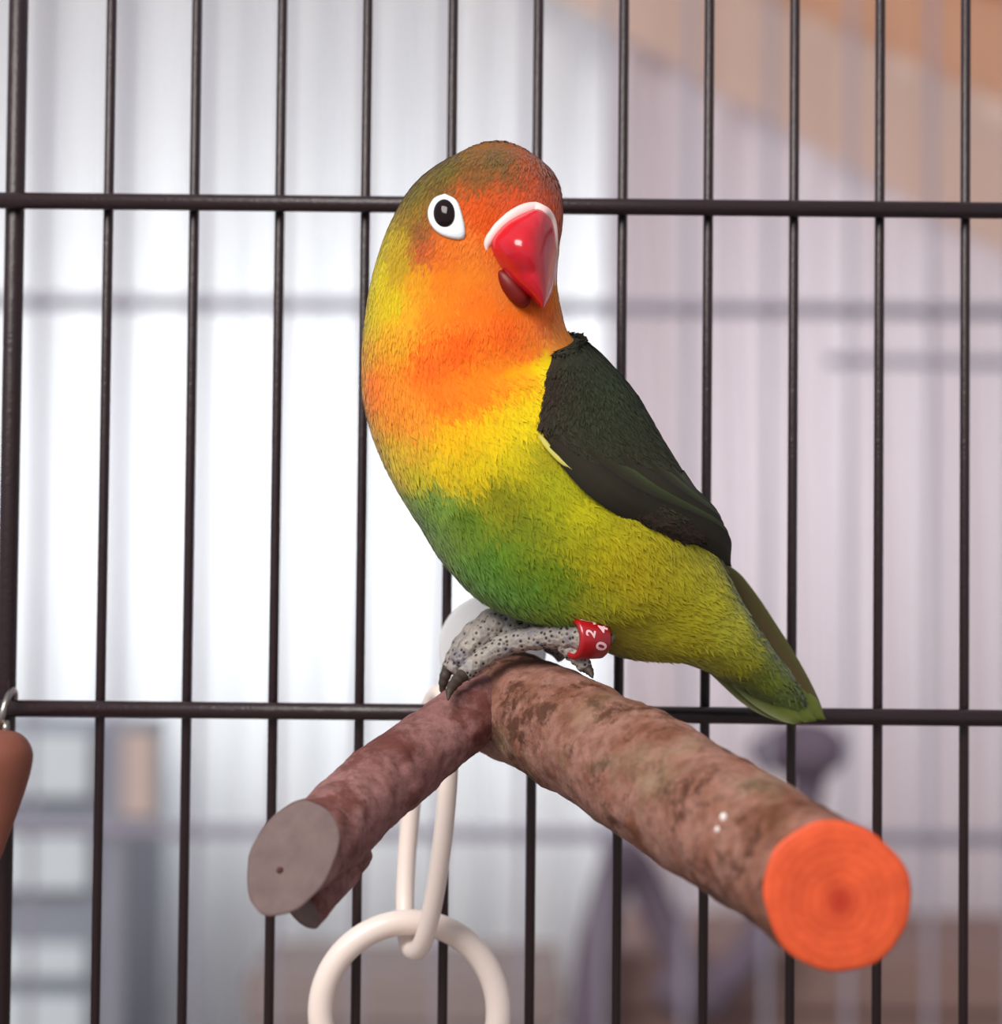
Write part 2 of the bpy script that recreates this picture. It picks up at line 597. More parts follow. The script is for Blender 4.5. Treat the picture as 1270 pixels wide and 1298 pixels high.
# ------------------------------------------------------------------ the black cage wall
cage = thing('bird_cage', (0, 0, 0), 'black wire cage wall in focus behind the bird', 'cage')
VY, HY = 0.15, -0.15
CZ0, CZ1 = 84.0, 138.0
first = None
for k in range(-2, 14):
    px = 131.0 + 109.15 * k
    if k < 0:
        continue
    x = P(px, 649, VY).x
    if first is None:
        g = Geo()
        g.tube([(x, VY, CZ0), (x, VY, CZ1)], 0.112, 10)
        first = g.build('vertical_wire', M['wire'], cage)
        fx = x
    else:
        o = first.copy()
        COL.objects.link(o)
        o.parent = cage
        o.location.x += (x - fx) * CM
g = Geo()
xp = P(12, 649, VY).x
g.tube([(xp, VY, CZ0), (xp, VY, CZ1)], 0.22, 14)
g.build('corner_post', M['wire'], cage)
for py in (260.5, 904.0, -380, 1545):
    z = P(635, py, HY).z
    g = Geo()
    g.tube([(-14.5, HY, z), (P(1560, 649, HY).x, HY, z)], 0.187, 12)
    g.build('horizontal_wire', M['wire'], cage)
RAIL_Z = P(635, 904, HY).z

# ------------------------------------------------------------------ the forked perch
perch = thing('forked_perch', P(630, 890, 0), 'forked natural branch perch with an orange painted cut end', 'perch')


def limb(name, path, mat, n_ring, cut_dir, seed, bark_amp, start_cap=True):
    """A branch along path (px, py, depth, radius); the far end is cut on a plane facing cut_dir."""
    A = crom(path, 26)
    pts = [P(a[0], a[1], a[2]) for a in A]
    rr = [a[3] for a in A]
    r = random.Random(seed)
    ph = [r.uniform(0, 6.28) for _ in range(8)]

    def nz(i, a):
        s = i * 0.086
        return 1 + bark_amp * (math.sin(2 * a + ph[0] + s * 0.9) * 0.5 + math.sin(3 * a + ph[1] - s * 1.7) * 0.35 + math.sin(s * 2.3 + ph[2]) * 0.4 + math.sin(5 * a + s * 3.1 + ph[3]) * 0.25 + math.sin(9 * a - s * 5 + ph[4]) * 0.14)
    g = Geo()
    g.tube(pts, rr, n_ring, caps=False, noise=nz)
    m = len(pts)
    for i in range(m):
        for k in range(n_ring):
            v = g.v[i * n_ring + k]
            d = (v - pts[i]).normalized()
            h = mnoise.fractal(v * 1.7 + Vector((seed, 0, 0)), 0.9, 2.1, 4) * 0.055 - max(0.0, mnoise.noise(v * 3.1 + Vector((0, seed, 0))) - 0.22) * 0.16
            fade = 0.25 + 0.5 * min(1.0, (m - 1 - i) / 40.0)
            g.v[i * n_ring + k] = v + d * h * fade
    ax = (pts[-1] - pts[-3]).normalized()
    nrm = cut_dir.normalized()
    c = pts[-1]
    # slide the last rings along the axis onto the cut plane
    for i in range(m - 22, m):
        w = ((i - (m - 23)) / 22.0)
        for k in range(n_ring):
            v = g.v[i * n_ring + k]
            off = -(v - pts[i]).dot(nrm) / ax.dot(nrm)
            g.v[i * n_ring + k] = v + ax * off * w
    ringv = [g.v[(m - 1) * n_ring + k].copy() for k in range(n_ring)]
    if start_cap:
        g.f.append(tuple(range(n_ring)))
    o = g.build(name, mat, perch)
    return o, ringv, c, ax, nrm


def cut_face(name, ring, c, nrm, mat, parent, bevel=0.05, lift=0.04):
    n = len(ring)
    V, F = [], []
    levels = [(1.0, -0.02), (0.985, lift * 0.6), (0.95, lift), (0.7, lift), (0.4, lift), (0.15, lift)]
    for s, l in levels:
        for v in ring:
            V.append(c + (v - c) * s + nrm * l)
    for j in range(len(levels) - 1):
        for k in range(n):
            l = (k + 1) % n
            F.append((j * n + k, j * n + l, (j + 1) * n + l, (j + 1) * n + k))
    V.append(c + nrm * lift)
    for k in range(n):
        F.append(((len(levels) - 1) * n + k, (len(levels) - 1) * n + (k + 1) % n, len(V) - 1))
    return mesh(name, V, F, mat, parent)


ax = (P(1061, 1136, -12.5) - P(870, 1014, -8)).normalized()
vw = (CAM - END_C).normalized()
main, ring, c, ax, nrm = limb('main_branch', [(632, 886, -0.42, 1.08), (644, 892, -2.0, 1.16), (700, 918, -3.7, 1.2), (765, 953, -5.4, 1.22), (870, 1016, -8.0, 1.26), (968, 1077, -10.4, 1.27), (1061, 1136, -12.5, 1.275)],
                               M['bark'], 84, ax * 0.9 + vw * 1.1, 3, 0.035)
oe = cut_face('painted_end', ring, c, nrm, M['orange'], main, lift=0.05)
oe['label'] = 'orange painted round cut end'

scut = Vector((-0.3, -0.78, 0.5))
side, ring, c, ax2, nrm = limb('side_branch', [(655, 880, -2.1, 0.74), (600, 905, -3.2, 0.74), (540, 948, -4.3, 0.74), (475, 1000, -5.6, 0.79), (425, 1048, -6.8, 0.83), (370, 1086, -8.3, 0.86)],
                                M['side_bark'], 64, scut, 8, 0.05)
ce = cut_face('cut_end', ring, c, nrm, M['cut_wood'], side, lift=0.02)
ce['label'] = 'pale grey slanting cut face'
g = Geo()
pc = P(349, 1096, -8.6)
hitv = pc - nrm * ((pc - c).dot(nrm) - 0.02)
g.ball(hitv, (0.07, 0.07, 0.07), 12, 8)
g.build('pith', M['pith'], ce)
twig, ring, c, ax3, nrm = limb('stub', [(452, 1080, -6.2, 0.36), (420, 1114, -7.0, 0.42), (384, 1154, -7.9, 0.42)], M['side_bark'], 36, Vector((-0.5, -0.55, -0.5)), 5, 0.06)
cut_face('stub_end', ring, c, nrm, M['cut_wood'], twig, lift=0.02)

g = Geo()
dc = P(624, 822, -0.16)
g.tube([dc + Vector((0, 0.19, 0)), dc + Vector((0, 0.12, 0)), dc + Vector((0, -0.12, 0)), dc + Vector((0, -0.19, 0))], [1.1, 1.2, 1.2, 1.1], 48)
dsc = g.build('washer', M['disc_plastic'], perch)
dsc['label'] = 'white plastic washer against the bars'
g = Geo()
g.tube([P(632, 870, -0.5), P(632, 870, 0.9)], 0.3, 16)
g.build('bolt', M['metal'], perch)

# ------------------------------------------------------------------ the lovebird
bird = thing('lovebird', P(670, 835, -3.0), 'orange faced green lovebird with red beak perched on the forked branch', 'bird')

# (left px, left py, right px, right py, depth of middle, half depth)
SEC = [
    (629, 196.5, 634, 196.5, -4.1, 0.05),
    (604, 199, 658, 199.5, -4.1, 0.55),
    (575, 206, 684, 209, -4.15, 0.95),
    (545, 221, 702, 224, -4.2, 1.25),
    (520, 243, 711, 246, -4.25, 1.45),
    (499, 276, 713, 278, -4.3, 1.58),
    (484, 310, 709, 312, -4.3, 1.62),
    (471, 355, 706, 355, -4.25, 1.62),
    (463, 402, 711, 392, -4.2, 1.68),
    (459, 448, 722, 424, -4.15, 1.8),
    (460, 498, 752, 452, -4.0, 1.95),
    (472, 550, 792, 498, -3.85, 2.1),
    (494, 602, 828, 556, -3.7, 2.2),
    (526, 656, 856, 604, -3.55, 2.2),
    (563, 712, 884, 650, -3.4, 2.1),
    (610, 757, 905, 690, -3.2, 1.9),
    (690, 789, 920, 722, -2.95, 1.65),
    (775, 824, 934, 752, -2.7, 1.35),
    (848, 830, 953, 785, -2.45, 1.05),
    (902, 850, 978, 822, -2.1, 0.75),
    (950, 880, 1004, 858, -1.75, 0.45),
    (984, 902, 1018, 888, -1.5, 0.2),
    (1002, 907, 1012, 903, -1.4, 0.06),
]
A = crom(SEC, 9)
NS, NT = len(A), 96
Lp = [P(a[0], a[1], a[4]) for a in A]
Rp = [P(a[2], a[3], a[4]) for a in A]
CEN = [(l + r) * 0.5 for l, r in zip(Lp, Rp)]
HA = [(r - l).length * 0.5 for l, r in zip(Lp, Rp)]
UU = [(r - l).normalized() for l, r in zip(Lp, Rp)]
TT = []
for i in range(NS):
    a, b2 = CEN[max(0, i - 3)], CEN[min(NS - 1, i + 3)]
    TT.append((b2 - a).normalized())
WW = []
for i in range(NS):
    w = TT[i].cross(UU[i])
    w = w - UU[i] * w.dot(UU[i])
    w.normalize()
    if w.y > 0:
        w = -w
    WW.append(w)
HB = [max(0.03, a[5]) for a in A]


def surf(s, th, off=0.0):
    """Point on the body: s = section (0..NS-1), th = angle (0 right, 90 deg towards the viewer)."""
    s = min(max(s, 0), NS - 1.001)
    i = int(s)
    t = s - i

    def at(k):
        return CEN[k] + UU[k] * (HA[k] + off) * math.cos(th) + WW[k] * (HB[k] + off) * math.sin(th)
    return at(i) * (1 - t) + at(i + 1) * t


BV, BF = [], []
for i in range(NS):
    for k in range(NT):
        BV.append(surf(i, 2 * math.pi * k / NT) if i < NS - 1 else CEN[i] + UU[i] * HA[i] * math.cos(2 * math.pi * k / NT) + WW[i] * HB[i] * math.sin(2 * math.pi * k / NT))
for i in range(NS - 1):
    for k in range(NT):
        l = (k + 1) % NT
        BF.append((i * NT + k, i * NT + l, (i + 1) * NT + l, (i + 1) * NT + k))
BF.append(tuple(range(NT)))
BF.append(tuple((NS - 1) * NT + k for k in reversed(range(NT))))
BVH = BVHTree.FromPolygons(BV, BF)


def hit(px, py):
    d = (P(px, py, 0) - CAM).normalized()
    loc, nr, idx, dist = BVH.ray_cast(CAM, d)
    if loc is None:
        q = P(px, py, -3.6)
        loc, nr, idx, dist = BVH.find_nearest(q)
    if nr.dot(d) > 0:
        nr = -nr
    return loc, nr


# plumage colours: control points on the bird itself
CP = [
    (570, 214, (104, 92, 30)), (630, 203, (112, 86, 44)), (688, 218, (156, 72, 40)), (530, 240, (118, 104, 30)),
    (600, 225, (126, 84, 38)), (650, 222, (150, 84, 40)), (560, 238, (112, 86, 34)),
    (600, 252, (222, 84, 22)), (650, 245, (226, 86, 40)), (700, 255, (218, 80, 30)), (620, 280, (224, 84, 16)), (590, 235, (180, 84, 30)),
    (675, 232, (206, 84, 44)), (605, 305, (240, 126, 44)), (520, 268, (140, 110, 30)), (532, 290, (140, 84, 40)), (538, 312, (190, 84, 44)), (560, 318, (228, 110, 30)),
    (508, 300, (190, 158, 30)), (510, 330, (184, 150, 30)), (600, 345, (244, 132, 34)), (560, 345, (238, 124, 20)), (640, 352, (244, 128, 50)), (605, 380, (246, 118, 24)),
    (490, 300, (196, 176, 30)), (478, 345, (216, 198, 16)), (468, 400, (208, 184, 24)), (500, 380, (214, 188, 16)), (530, 352, (226, 150, 22)), (522, 395, (232, 160, 30)),
    (545, 400, (250, 128, 20)), (505, 420, (230, 160, 30)), (466, 440, (226, 160, 34)),
    (580, 430, (252, 98, 12)), (640, 420, (242, 98, 16)), (540, 455, (252, 106, 22)), (475, 475, (250, 130, 34)), (690, 398, (238, 104, 30)), (702, 418, (242, 140, 50)),
    (500, 500, (246, 142, 34)), (560, 495, (252, 122, 22)), (630, 462, (248, 130, 20)), (655, 478, (246, 166, 12)), (600, 490, (250, 130, 18)), (520, 530, (244, 150, 40)), (665, 440, (244, 118, 26)),
    (690, 468, (238, 208, 12)), (620, 535, (238, 198, 8)), (570, 545, (240, 186, 12)), (520, 562, (234, 184, 40)), (500, 582, (220, 188, 28)), (655, 535, (230, 204, 12)),
    (600, 585, (222, 194, 12)), (520, 592, (208, 192, 28)), (555, 588, (230, 196, 20)), (668, 510, (236, 206, 10)), (640, 575, (204, 186, 14)),
    (550, 622, (122, 164, 64)), (525, 630, (122, 160, 56)), (540, 655, (112, 152, 48)), (580, 645, (104, 138, 26)), (630, 615, (134, 136, 16)), (690, 598, (164, 164, 18)), (720, 640, (184, 178, 14)),
    (675, 560, (170, 160, 20)), (660, 660, (124, 138, 24)), (620, 700, (96, 142, 36)), (590, 715, (98, 148, 46)), (630, 740, (94, 144, 44)), (660, 740, (98, 142, 36)), (700, 720, (108, 136, 18)),
    (760, 700, (190, 176, 16)), (735, 770, (150, 152, 22)), (690, 770, (112, 140, 28)), (800, 720, (176, 160, 16)), (800, 780, (174, 162, 20)), (850, 760, (176, 164, 18)), (890, 745, (186, 176, 26)),
    (860, 812, (174, 162, 20)), (920, 800, (180, 176, 40)), (930, 835, (162, 158, 30)), (775, 805, (180, 166, 24)), (730, 690, (166, 162, 14)), (690, 660, (140, 146, 18)),
    (960, 862, (112, 124, 32)), (990, 890, (104, 122, 56)), (800, 820, (178, 164, 24)), (700, 630, (160, 162, 16)), (650, 700, (112, 142, 26)),
]
cpos, ccol = [], []
for px, py, c in CP:
    cpos.append(hit(px, py)[0])
    ccol.append(lin(c))


def sec_at(py_left):
    return min(range(NS), key=lambda i: abs(A[i][1] - py_left) + (0 if i < 9 * 16 else 1e6))


for py, c in ((230, (120, 96, 34)), (290, (160, 140, 30)), (350, (190, 176, 24)), (410, (190, 176, 24)), (470, (150, 160, 30)), (530, (80, 110, 40)), (600, (60, 90, 40)), (680, (60, 90, 40)), (750, (60, 90, 40))):
    s = sec_at(py)
    for th in (-150, -110, -70, -35):
        cpos.append(surf(s, math.radians(th)))
        ccol.append(lin(c))
for s in range(9 * 16, NS, 9):
    for th in (-120, -60, -10):
        cpos.append(surf(s, math.radians(th)))
        ccol.append(lin((84, 96, 40)))
cpos = np.array([list(p) for p in cpos])
ccol = np.array(ccol)


def tint(pts, power=4.0):
    out = np.empty((len(pts), 4))
    for a in range(0, len(pts), 4000):
        q = pts[a:a + 4000]
        d2 = ((q[:, None, :] - cpos[None]) ** 2).sum(2) + 0.012
        w = d2 ** (-power / 2)
        w /= w.sum(1, keepdims=True)
        out[a:a + 4000, :3] = w @ ccol
    out[:, 3] = 1
    return out


bva = np.array([list(v) for v in BV])
body = mesh('body', BV, BF, M['body'], bird, True, tint(bva))

# --- wings: feathered shells that follow the body
WLOW = [(716, 424), (705, 446), (692, 474), (684, 505), (681, 540), (700, 575), (730, 610), (770, 640), (820, 668), (868, 690), (900, 706)]
front = [(i, k * 3.0) for i in range(9 * 8, 9 * 17 + 1) for k in range(-10, 45)]
fxy = np.array([proj(surf(i, math.radians(k), 0.12)) for i, k in front])
low = []
for px, py in WLOW:
    j = int(np.argmin(((fxy - np.array([px, py])) ** 2).sum(1)))
    low.append(front[j])
low.sort()
ls = np.array([q[0] for q in low], float)
lt = np.array([q[1] for q in low], float)
W0, W1 = float(ls[0]) - 1.5, 9 * 15.7
lt_s = lambda s: float(np.interp(s, np.append(ls, W1 + 3), np.append(lt, -8)))


def wing_shell(name, lo_fn, hi_fn, s0, s1, thick):
    ns, nw = 90, 40
    V, cols = [], []
    for i in range(ns + 1):
        a = i / ns
        s = s0 + (s1 - s0) * a
        lo, hi = lo_fn(s), hi_fn(s)
        for j in range(nw + 1):
            w = j / nw
            e = min(w, 1 - w) / 0.16
            e2 = min(a / 0.06, (1 - a) / 0.10)
            k = math.sqrt(max(0, 1 - (1 - min(1, e)) ** 2)) * math.sqrt(max(0, 1 - (1 - min(1, e2)) ** 2))
            rip = 0.018 * math.sin(w * 34 + a * 16) * a
            V.append(surf(s, math.radians(lo + (hi - lo) * w), -0.05 + (thick + rip) * k))
            dark = np.array(lin((50, 40, 33)))
            grn = np.array(lin((62, 84, 56)))
            t = 0.5 + 0.5 * math.sin(w * 7 + a * 5 + 1.5 * math.sin(a * 9))
            t = min(1, max(0, (t - 0.5) * 0.35 + 1.15 - 1.25 * w))
            cols.append((*(dark * (1 - t) + grn * t), 1))
    F = []
    for i in range(ns):
        for j in range(nw):
            q = i * (nw + 1) + j
            F.append((q, q + 1, q + nw + 2, q + nw + 1))
    return mesh(name, V, F, M['wing_feather'], bird, True, cols), np.array([list(v) for v in V]), np.array(cols)


# w = 0 on the back, w = 1 on the edge across the flank
wing, wing_v, wing_c = wing_shell('wing', lambda s: -70.0, lt_s, W0, W1, 0.24)
wing['label'] = 'dark green folded wing'
wing2, _, _ = wing_shell('wing', lambda s: -75.0, lambda s: -152.0 + 60 * max(0, (s - W0) / (W1 - W0)) ** 2, W0, W1, 0.2)


def blade(name, pts, width, thick, col_a, col_b, parent, nrm, mat='wing_feather', tip_pow=0.7):
    """A feather blade along pts: lens-shaped vane with a raised shaft."""
    A2 = crom(pts, 8)
    n = len(A2)
    V, F, cols = [], [], []
    nw = 8
    for side in (1, -1):
        for i in range(n):
            t = i / (n - 1)
            p = Vector(A2[i])
            d = Vector(A2[min(n - 1, i + 1)] - A2[max(0, i - 1)]).normalized()
            nn = (nrm - d * nrm.dot(d)).normalized()
            sd = d.cross(nn)
            w = width * min(1, (t + 0.06) / 0.25) ** 0.6 * max(0.0, 1 - max(0, (t - 0.55) / 0.45) ** 2.2) ** tip_pow
            for k in range(nw + 1):
                q = k / nw * 2 - 1
                h = thick * (1 - q * q) * side + thick * 0.6 * max(0, 1 - abs(q) * 5) * side
                V.append(p + sd * w * q + nn * (h - 0.25 * width * q * q * 0.6))
                ed = abs(q) ** 3
                c = [(x * (1 - ed) + y * ed) for x, y in zip(col_a, col_b)]
                cols.append((*c, 1))
    b0 = n * (nw + 1)
    for i in range(n - 1):
        for k in range(nw):
            q = i * (nw + 1) + k
            F.append((q, q + 1, q + nw + 2, q + nw + 1))
            F.append((b0 + q, b0 + q + nw + 1, b0 + q + nw + 2, b0 + q + 1))
    return mesh(name, V, F, M[mat], parent, True, cols)


dk, dk2 = lin((50, 46, 36)), lin((66, 76, 48))
# long flight feathers, folded along the lower half of the wing
for j in range(7):
    f0 = 0.98 - j * 0.085
    sa, sb = 9 * (11.6 + j * 0.25), W1 - 1.0 + 5.5 - j * 1.2
    pts = []
    for t in (0, 0.33, 0.66, 1.0):
        s = sa + (sb - sa) * t
        lo, hi = -70.0, lt_s(s)
        w = f0 + (0.8 - f0) * t * 0.5
        off = 0.165 + 0.012 * j + (0.05 * t)
        pts.append(surf(min(s, NS - 2), math.radians(lo + (hi - lo) * w), off))
    nn = (pts[1] - CEN[int(sa)]).normalized()
    blade('flight_feather', pts, 0.34, 0.02, dk, dk2 if j % 2 else lin((40, 36, 32)), wing, nn)

# pale yellow fringe showing below the wing edge
pts = [hit(*q)[0] + hit(*q)[1] * 0.13 for q in ((682, 552), (694, 568), (708, 583), (724, 597))]
ff = blade('fringe_feather', pts, 0.055, 0.02, lin((228, 220, 120)), lin((216, 200, 70)), wing, hit(694, 568)[1])
ff['label'] = 'pale yellow feather edge'

# --- tail
tl = [
    ([(905, 712, -1.75), (945, 762, -1.6), (990, 830, -1.45), (1044, 912, -1.25)], 0.34, (86, 74, 46), (88, 92, 46)),
    ([(900, 735, -1.75), (940, 785, -1.65), (985, 848, -1.5), (1046, 912, -1.35)], 0.36, (92, 102, 44), (116, 122, 70)),
    ([(890, 760, -2.1), (930, 812, -1.95), (975, 864, -1.75), (1034, 914, -1.5)], 0.38, (96, 106, 42), (122, 128, 76)),
    ([(880, 790, -2.3), (920, 832, -2.15), (965, 876, -1.95), (1018, 915, -1.65)], 0.36, (100, 110, 46), (140, 146, 104)),
    ([(872, 806, -2.2), (912, 842, -2.05), (955, 881, -1.85), (1006, 913, -1.6)], 0.3, (108, 112, 50), (150, 152, 112)),
]
for q, w, ca, cb in tl:
    pts = [P(*p) for p in q]
    blade('tail_feather', pts, w, 0.025, lin(ca), lin(cb), bird, Vector((0.25, -0.9, 0.3)).normalized(), tip_pow=0.5)

# --- soft plumage over the body and the wing
BVa = bva.reshape(NS, NT, 3)
cell = np.linalg.norm(np.cross(BVa[1:, :, :] - BVa[:-1, :, :], np.roll(BVa, -1, 1)[:-1] - BVa[:-1]), axis=2)


NF = 76000
pr = cell.ravel() / cell.sum()
pick = rng.choice(len(pr), NF, p=pr)
ii, kk = pick // NT, pick % NT
fa, fb = rng.random(NF), rng.random(NF)
i2, k2 = ii + 1, (kk + 1) % NT
p00, p10, p01, p11 = BVa[ii, kk], BVa[i2, kk], BVa[ii, k2], BVa[i2, k2]
pos = (p00 * (1 - fa)[:, None] + p10 * fa[:, None]) * (1 - fb)[:, None] + (p01 * (1 - fa)[:, None] + p11 * fa[:, None]) * fb[:, None]
dS = p10 - p00 + p11 - p01
dT = p01 - p00 + p11 - p10
nrmv = np.cross(dS, dT)
nl = np.linalg.norm(nrmv, axis=1, keepdims=True)
cenv = np.array([list(CEN[i]) for i in ii])
nrmv = nrmv / np.maximum(nl, 1e-9)
nrmv *= np.sign((nrmv * (pos - cenv)).sum(1, keepdims=True) + 1e-9)
dS /= np.maximum(np.linalg.norm(dS, axis=1, keepdims=True), 1e-9)
# keep the eye, beak and wing areas clear
keep = np.ones(NF, bool)
eye_p, eye_n = hit(566, 274)
keep &= ((pos - np.array(list(eye_p))) ** 2).sum(1) > 0.36 ** 2
bk_p, bk_n = hit(664, 322)
thd = np.degrees(2 * np.pi * (kk + fb) / NT)
thd = np.where(thd > 180, thd - 360, thd)
sv = ii + fa
lowv = np.interp(sv, np.append(ls, W1 + 3), np.append(lt, -8))
inw = (sv > W0) & (sv < W1 - 2) & (thd < lowv - 6) & (thd > -68)
keep &= ~inw
keep &= sv > 7
pos, nrmv, dS, sv, cenv = pos[keep], nrmv[keep], dS[keep], sv[keep], cenv[keep]
n = len(pos)


def plume(name, pos, nrmv, dS, ln, wd, lift, cols, parent, mat='feather'):
    n = len(pos)
    side = np.cross(dS, nrmv)
    ang = rng.normal(0, 0.22, n)[:, None]
    d = dS * np.cos(ang) + side * np.sin(ang)
    side = np.cross(d, nrmv)
    lf = (lift * (0.4 + rng.random(n)))[:, None]
    ln = ln[:, None]
    wd = wd[:, None]
    base = pos - nrmv * 0.012
    mid = pos + d * ln * 0.5 + nrmv * ln * lf * 0.75
    tip = pos + d * ln + nrmv * ln * lf
    V = np.stack([base, mid - side * wd, mid + side * wd, tip], 1).reshape(-1, 3)
    F = (np.arange(n)[:, None] * 4 + np.array([0, 2, 3, 1])[None]).tolist()
    C = np.repeat(cols, 4, 0)
    o = mesh(name, V.tolist(), F, M[mat], parent, False, C)
    # shade the small barbs with the surface they lie on
    nn = np.repeat(nrmv, 4, 0) + np.repeat(d * -0.12, 4, 0)
    nn /= np.linalg.norm(nn, axis=1, keepdims=True)
    o.data.polygons.foreach_set('use_smooth', [True] * n)
    o.data.normals_split_custom_set_from_vertices(nn.tolist())
    o['kind'] = 'stuff'
    return o


fr = np.clip((sv - 9 * 7) / (9 * 6), 0, 1)
ln = (0.22 + 0.17 * fr) * rng.uniform(0.7, 1.25, n) * np.clip((sv - 2) / 26, 0.25, 1)
wd = (0.03 + 0.006 * fr) * rng.uniform(0.8, 1.3, n)
lift = 0.02 + 0.035 * fr
lift = lift * np.clip((sv - 6) / 20, 0.0, 1)
cols = tint(pos + rng.normal(0, 0.09, pos.shape))
mott = sum(np.sin(pos @ rng.normal(0, 5.5, 3) + rng.uniform(0, 6)) for _ in range(7)) / 7
cols[:, :3] *= (rng.uniform(0.96, 1.12, n) + 0.22 * mott * np.clip((sv - 9 * 10) / 18, 0.15, 1))[:, None]
plume('plumage', pos, nrmv, dS, ln, wd, lift, cols, bird)

# wing coverts: short dark barbs over the wing shell
WV = wing_v.reshape(91, 41, 3)
WC = wing_c.reshape(91, 41, 4)
nwf = 15000
a = rng.integers(2, 84, nwf)
bq = rng.integers(1, 40, nwf)
fa, fb = rng.random(nwf)[:, None], rng.random(nwf)[:, None]
p0 = WV[a, bq]
da, db = WV[a + 1, bq] - p0, WV[a, np.minimum(bq + 1, 40)] - p0
wp = p0 + da * fa + db * fb
wn = np.cross(da, db)
wn /= np.maximum(np.linalg.norm(wn, axis=1, keepdims=True), 1e-9)
wc = np.array([list(CEN[min(NS - 1, int(W0 + (W1 - W0) * q / 90))]) for q in a])
wn *= np.sign((wn * (wp - wc)).sum(1, keepdims=True) + 1e-9)
dd = da / np.maximum(np.linalg.norm(da, axis=1, keepdims=True), 1e-9)
wcol = WC[a, bq].copy()
wcol[:, :3] *= rng.uniform(0.75, 1.3, nwf)[:, None]
plume('coverts', wp, wn, dd, 0.24 * rng.uniform(0.7, 1.2, nwf), 0.035 * rng.uniform(0.8, 1.3, nwf), 0.05 * np.clip((a - 6) / 14, 0, 1), wcol, wing, 'wing_feather')


# --- eyes
def disc_on_body(name, outline, centre, mat, parent, heights):
    """A thin dome that follows the body inside a pixel outline."""
    n = len(outline)
    V, F = [], []
    for s, h in heights:
        for px, py in outline:
            q, nr = hit(centre[0] + (px - centre[0]) * s, centre[1] + (py - centre[1]) * s)
            V.append(q + nr * h)
    for j in range(len(heights) - 1):
        for k in range(n):
            l = (k + 1) % n
            F.append((j * n + k, j * n + l, (j + 1) * n + l, (j + 1) * n + k))
    q, nr = hit(*centre)
    V.append(q + nr * heights[-1][1])
    for k in range(n):
        F.append(((len(heights) - 1) * n + k, (len(heights) - 1) * n + (k + 1) % n, len(V) - 1))
    return mesh(name, V, F, mat, parent)


tear = crom([(565, 246), (551, 252), (543, 268), (546, 285), (557, 297), (573, 303), (587, 303), (590, 292), (586, 272), (579, 254), (565, 246)], 4)[:-1]
ering = disc_on_body('eye_ring', [tuple(q) for q in tear], (566, 274), M['eye_ring'], bird, [(1.0, -0.02), (0.97, 0.05), (0.88, 0.085), (0.7, 0.08), (0.5, 0.06), (0.3, 0.05)])
q, nr = hit(564, 271)
vx = (RGT - nr * RGT.dot(nr)).normalized()
vz = nr.cross(vx).normalized()
if vz.z < 0:
    vz = -vz
tz = (vz * 0.995 - vx * 0.05).normalized()
g = Geo()
g.ball(q + nr * 0.03, (0.235, 0.305, 0.14), 28, 16, (vx, tz, nr))
g.build('eye', M['eye'], bird)
# the other eye, mirrored through the middle plane of the head (which runs through beak and neck)
hc = surf(9 * 5.3, math.radians(90)) * 0.5 + surf(9 * 5.3, math.radians(-90)) * 0.5
fdir = (P(760, 300, -5.4) - hc)
fdir.z = 0
fdir.normalize()
sdir = Vector((fdir.y, -fdir.x, 0))
mir = q - sdir * 2 * (q - hc).dot(sdir)
q2, n2, _, _ = BVH.find_nearest(mir)
if n2.dot(q2 - hc) < 0:
    n2 = -n2
a1 = Vector((0, 0, 1))
a1 = (a1 - n2 * a1.dot(n2)).normalized()
a2 = n2.cross(a1)
g = Geo()
g.ball(q2, (0.47, 0.4, 0.085), 28, 12, (a1, a2, n2))
g.build('eye_ring', M['eye_ring'], bird)
g = Geo()
g.ball(q2 + n2 * 0.03, (0.3, 0.235, 0.14), 28, 16, (a1, a2, n2))
g.build('eye', M['eye'], bird)

# --- beak: stacked slices, each bulging forward from the face
BK = [  # py, left px, right px, bulge depth cm (towards viewer), ridge position 0..1
    (264, 676, 692, 0.20, 0.6), (270, 660, 700, 0.42, 0.62), (280, 642, 704, 0.66, 0.64), (292, 630, 706, 0.86, 0.66), (305, 622, 706.5, 1.0, 0.68), (318, 623, 706, 1.08, 0.7),
    (332, 630, 705, 1.1, 0.72), (346, 639, 704, 1.06, 0.74), (358, 649, 702, 0.98, 0.74), (368, 660, 700, 0.9, 0.74), (378, 672, 697, 0.78, 0.72), (386, 681, 693, 0.66, 0.68), (391, 686, 690, 0.56, 0.6)]
B = crom(BK, 5)
nb = 36
V, F = [], []
for r_ in B:
    py, l, rr_, dep, rg = r_
    for k in range(nb):
        a = 2 * math.pi * k / nb
        cx, sy = math.cos(a), math.sin(a)
        t = 0.5 + 0.5 * cx
        px = l + (rr_ - l) * t
        tt = t / rg * 0.5 if t < rg else 0.5 + (t - rg) / (1 - rg) * 0.5
        fw = math.sin(math.pi * min(1, max(0, tt))) ** 0.8
        y0 = hit(min(px, 698), min(py, 345))[0].y
        hang = max(0.0, (py - 345) / 46.0)
        y0 += 0.02 - 0.3 * hang
        back = 0.4 * (1 - hang) + 0.1 * hang
        y = y0 - dep * fw if sy >= 0 else y0 + back * abs(sy) - (dep * 0.55 * abs(sy)) * hang
        V.append(P(px, py, y))
for i in range(len(B) - 1):
    for k in range(nb):
        l = (k + 1) % nb
        F.append((i * nb + k, i * nb + l, (i + 1) * nb + l, (i + 1) * nb + k))
F.append(tuple(range(nb)))
F.append(tuple((len(B) - 1) * nb + k for k in range(nb)))
ub = mesh('upper_beak', V, F, M['beak'], bird)
bm = bmesh.new()
bm.from_mesh(ub.data)
bmesh.ops.recalc_face_normals(bm, faces=bm.faces[:])
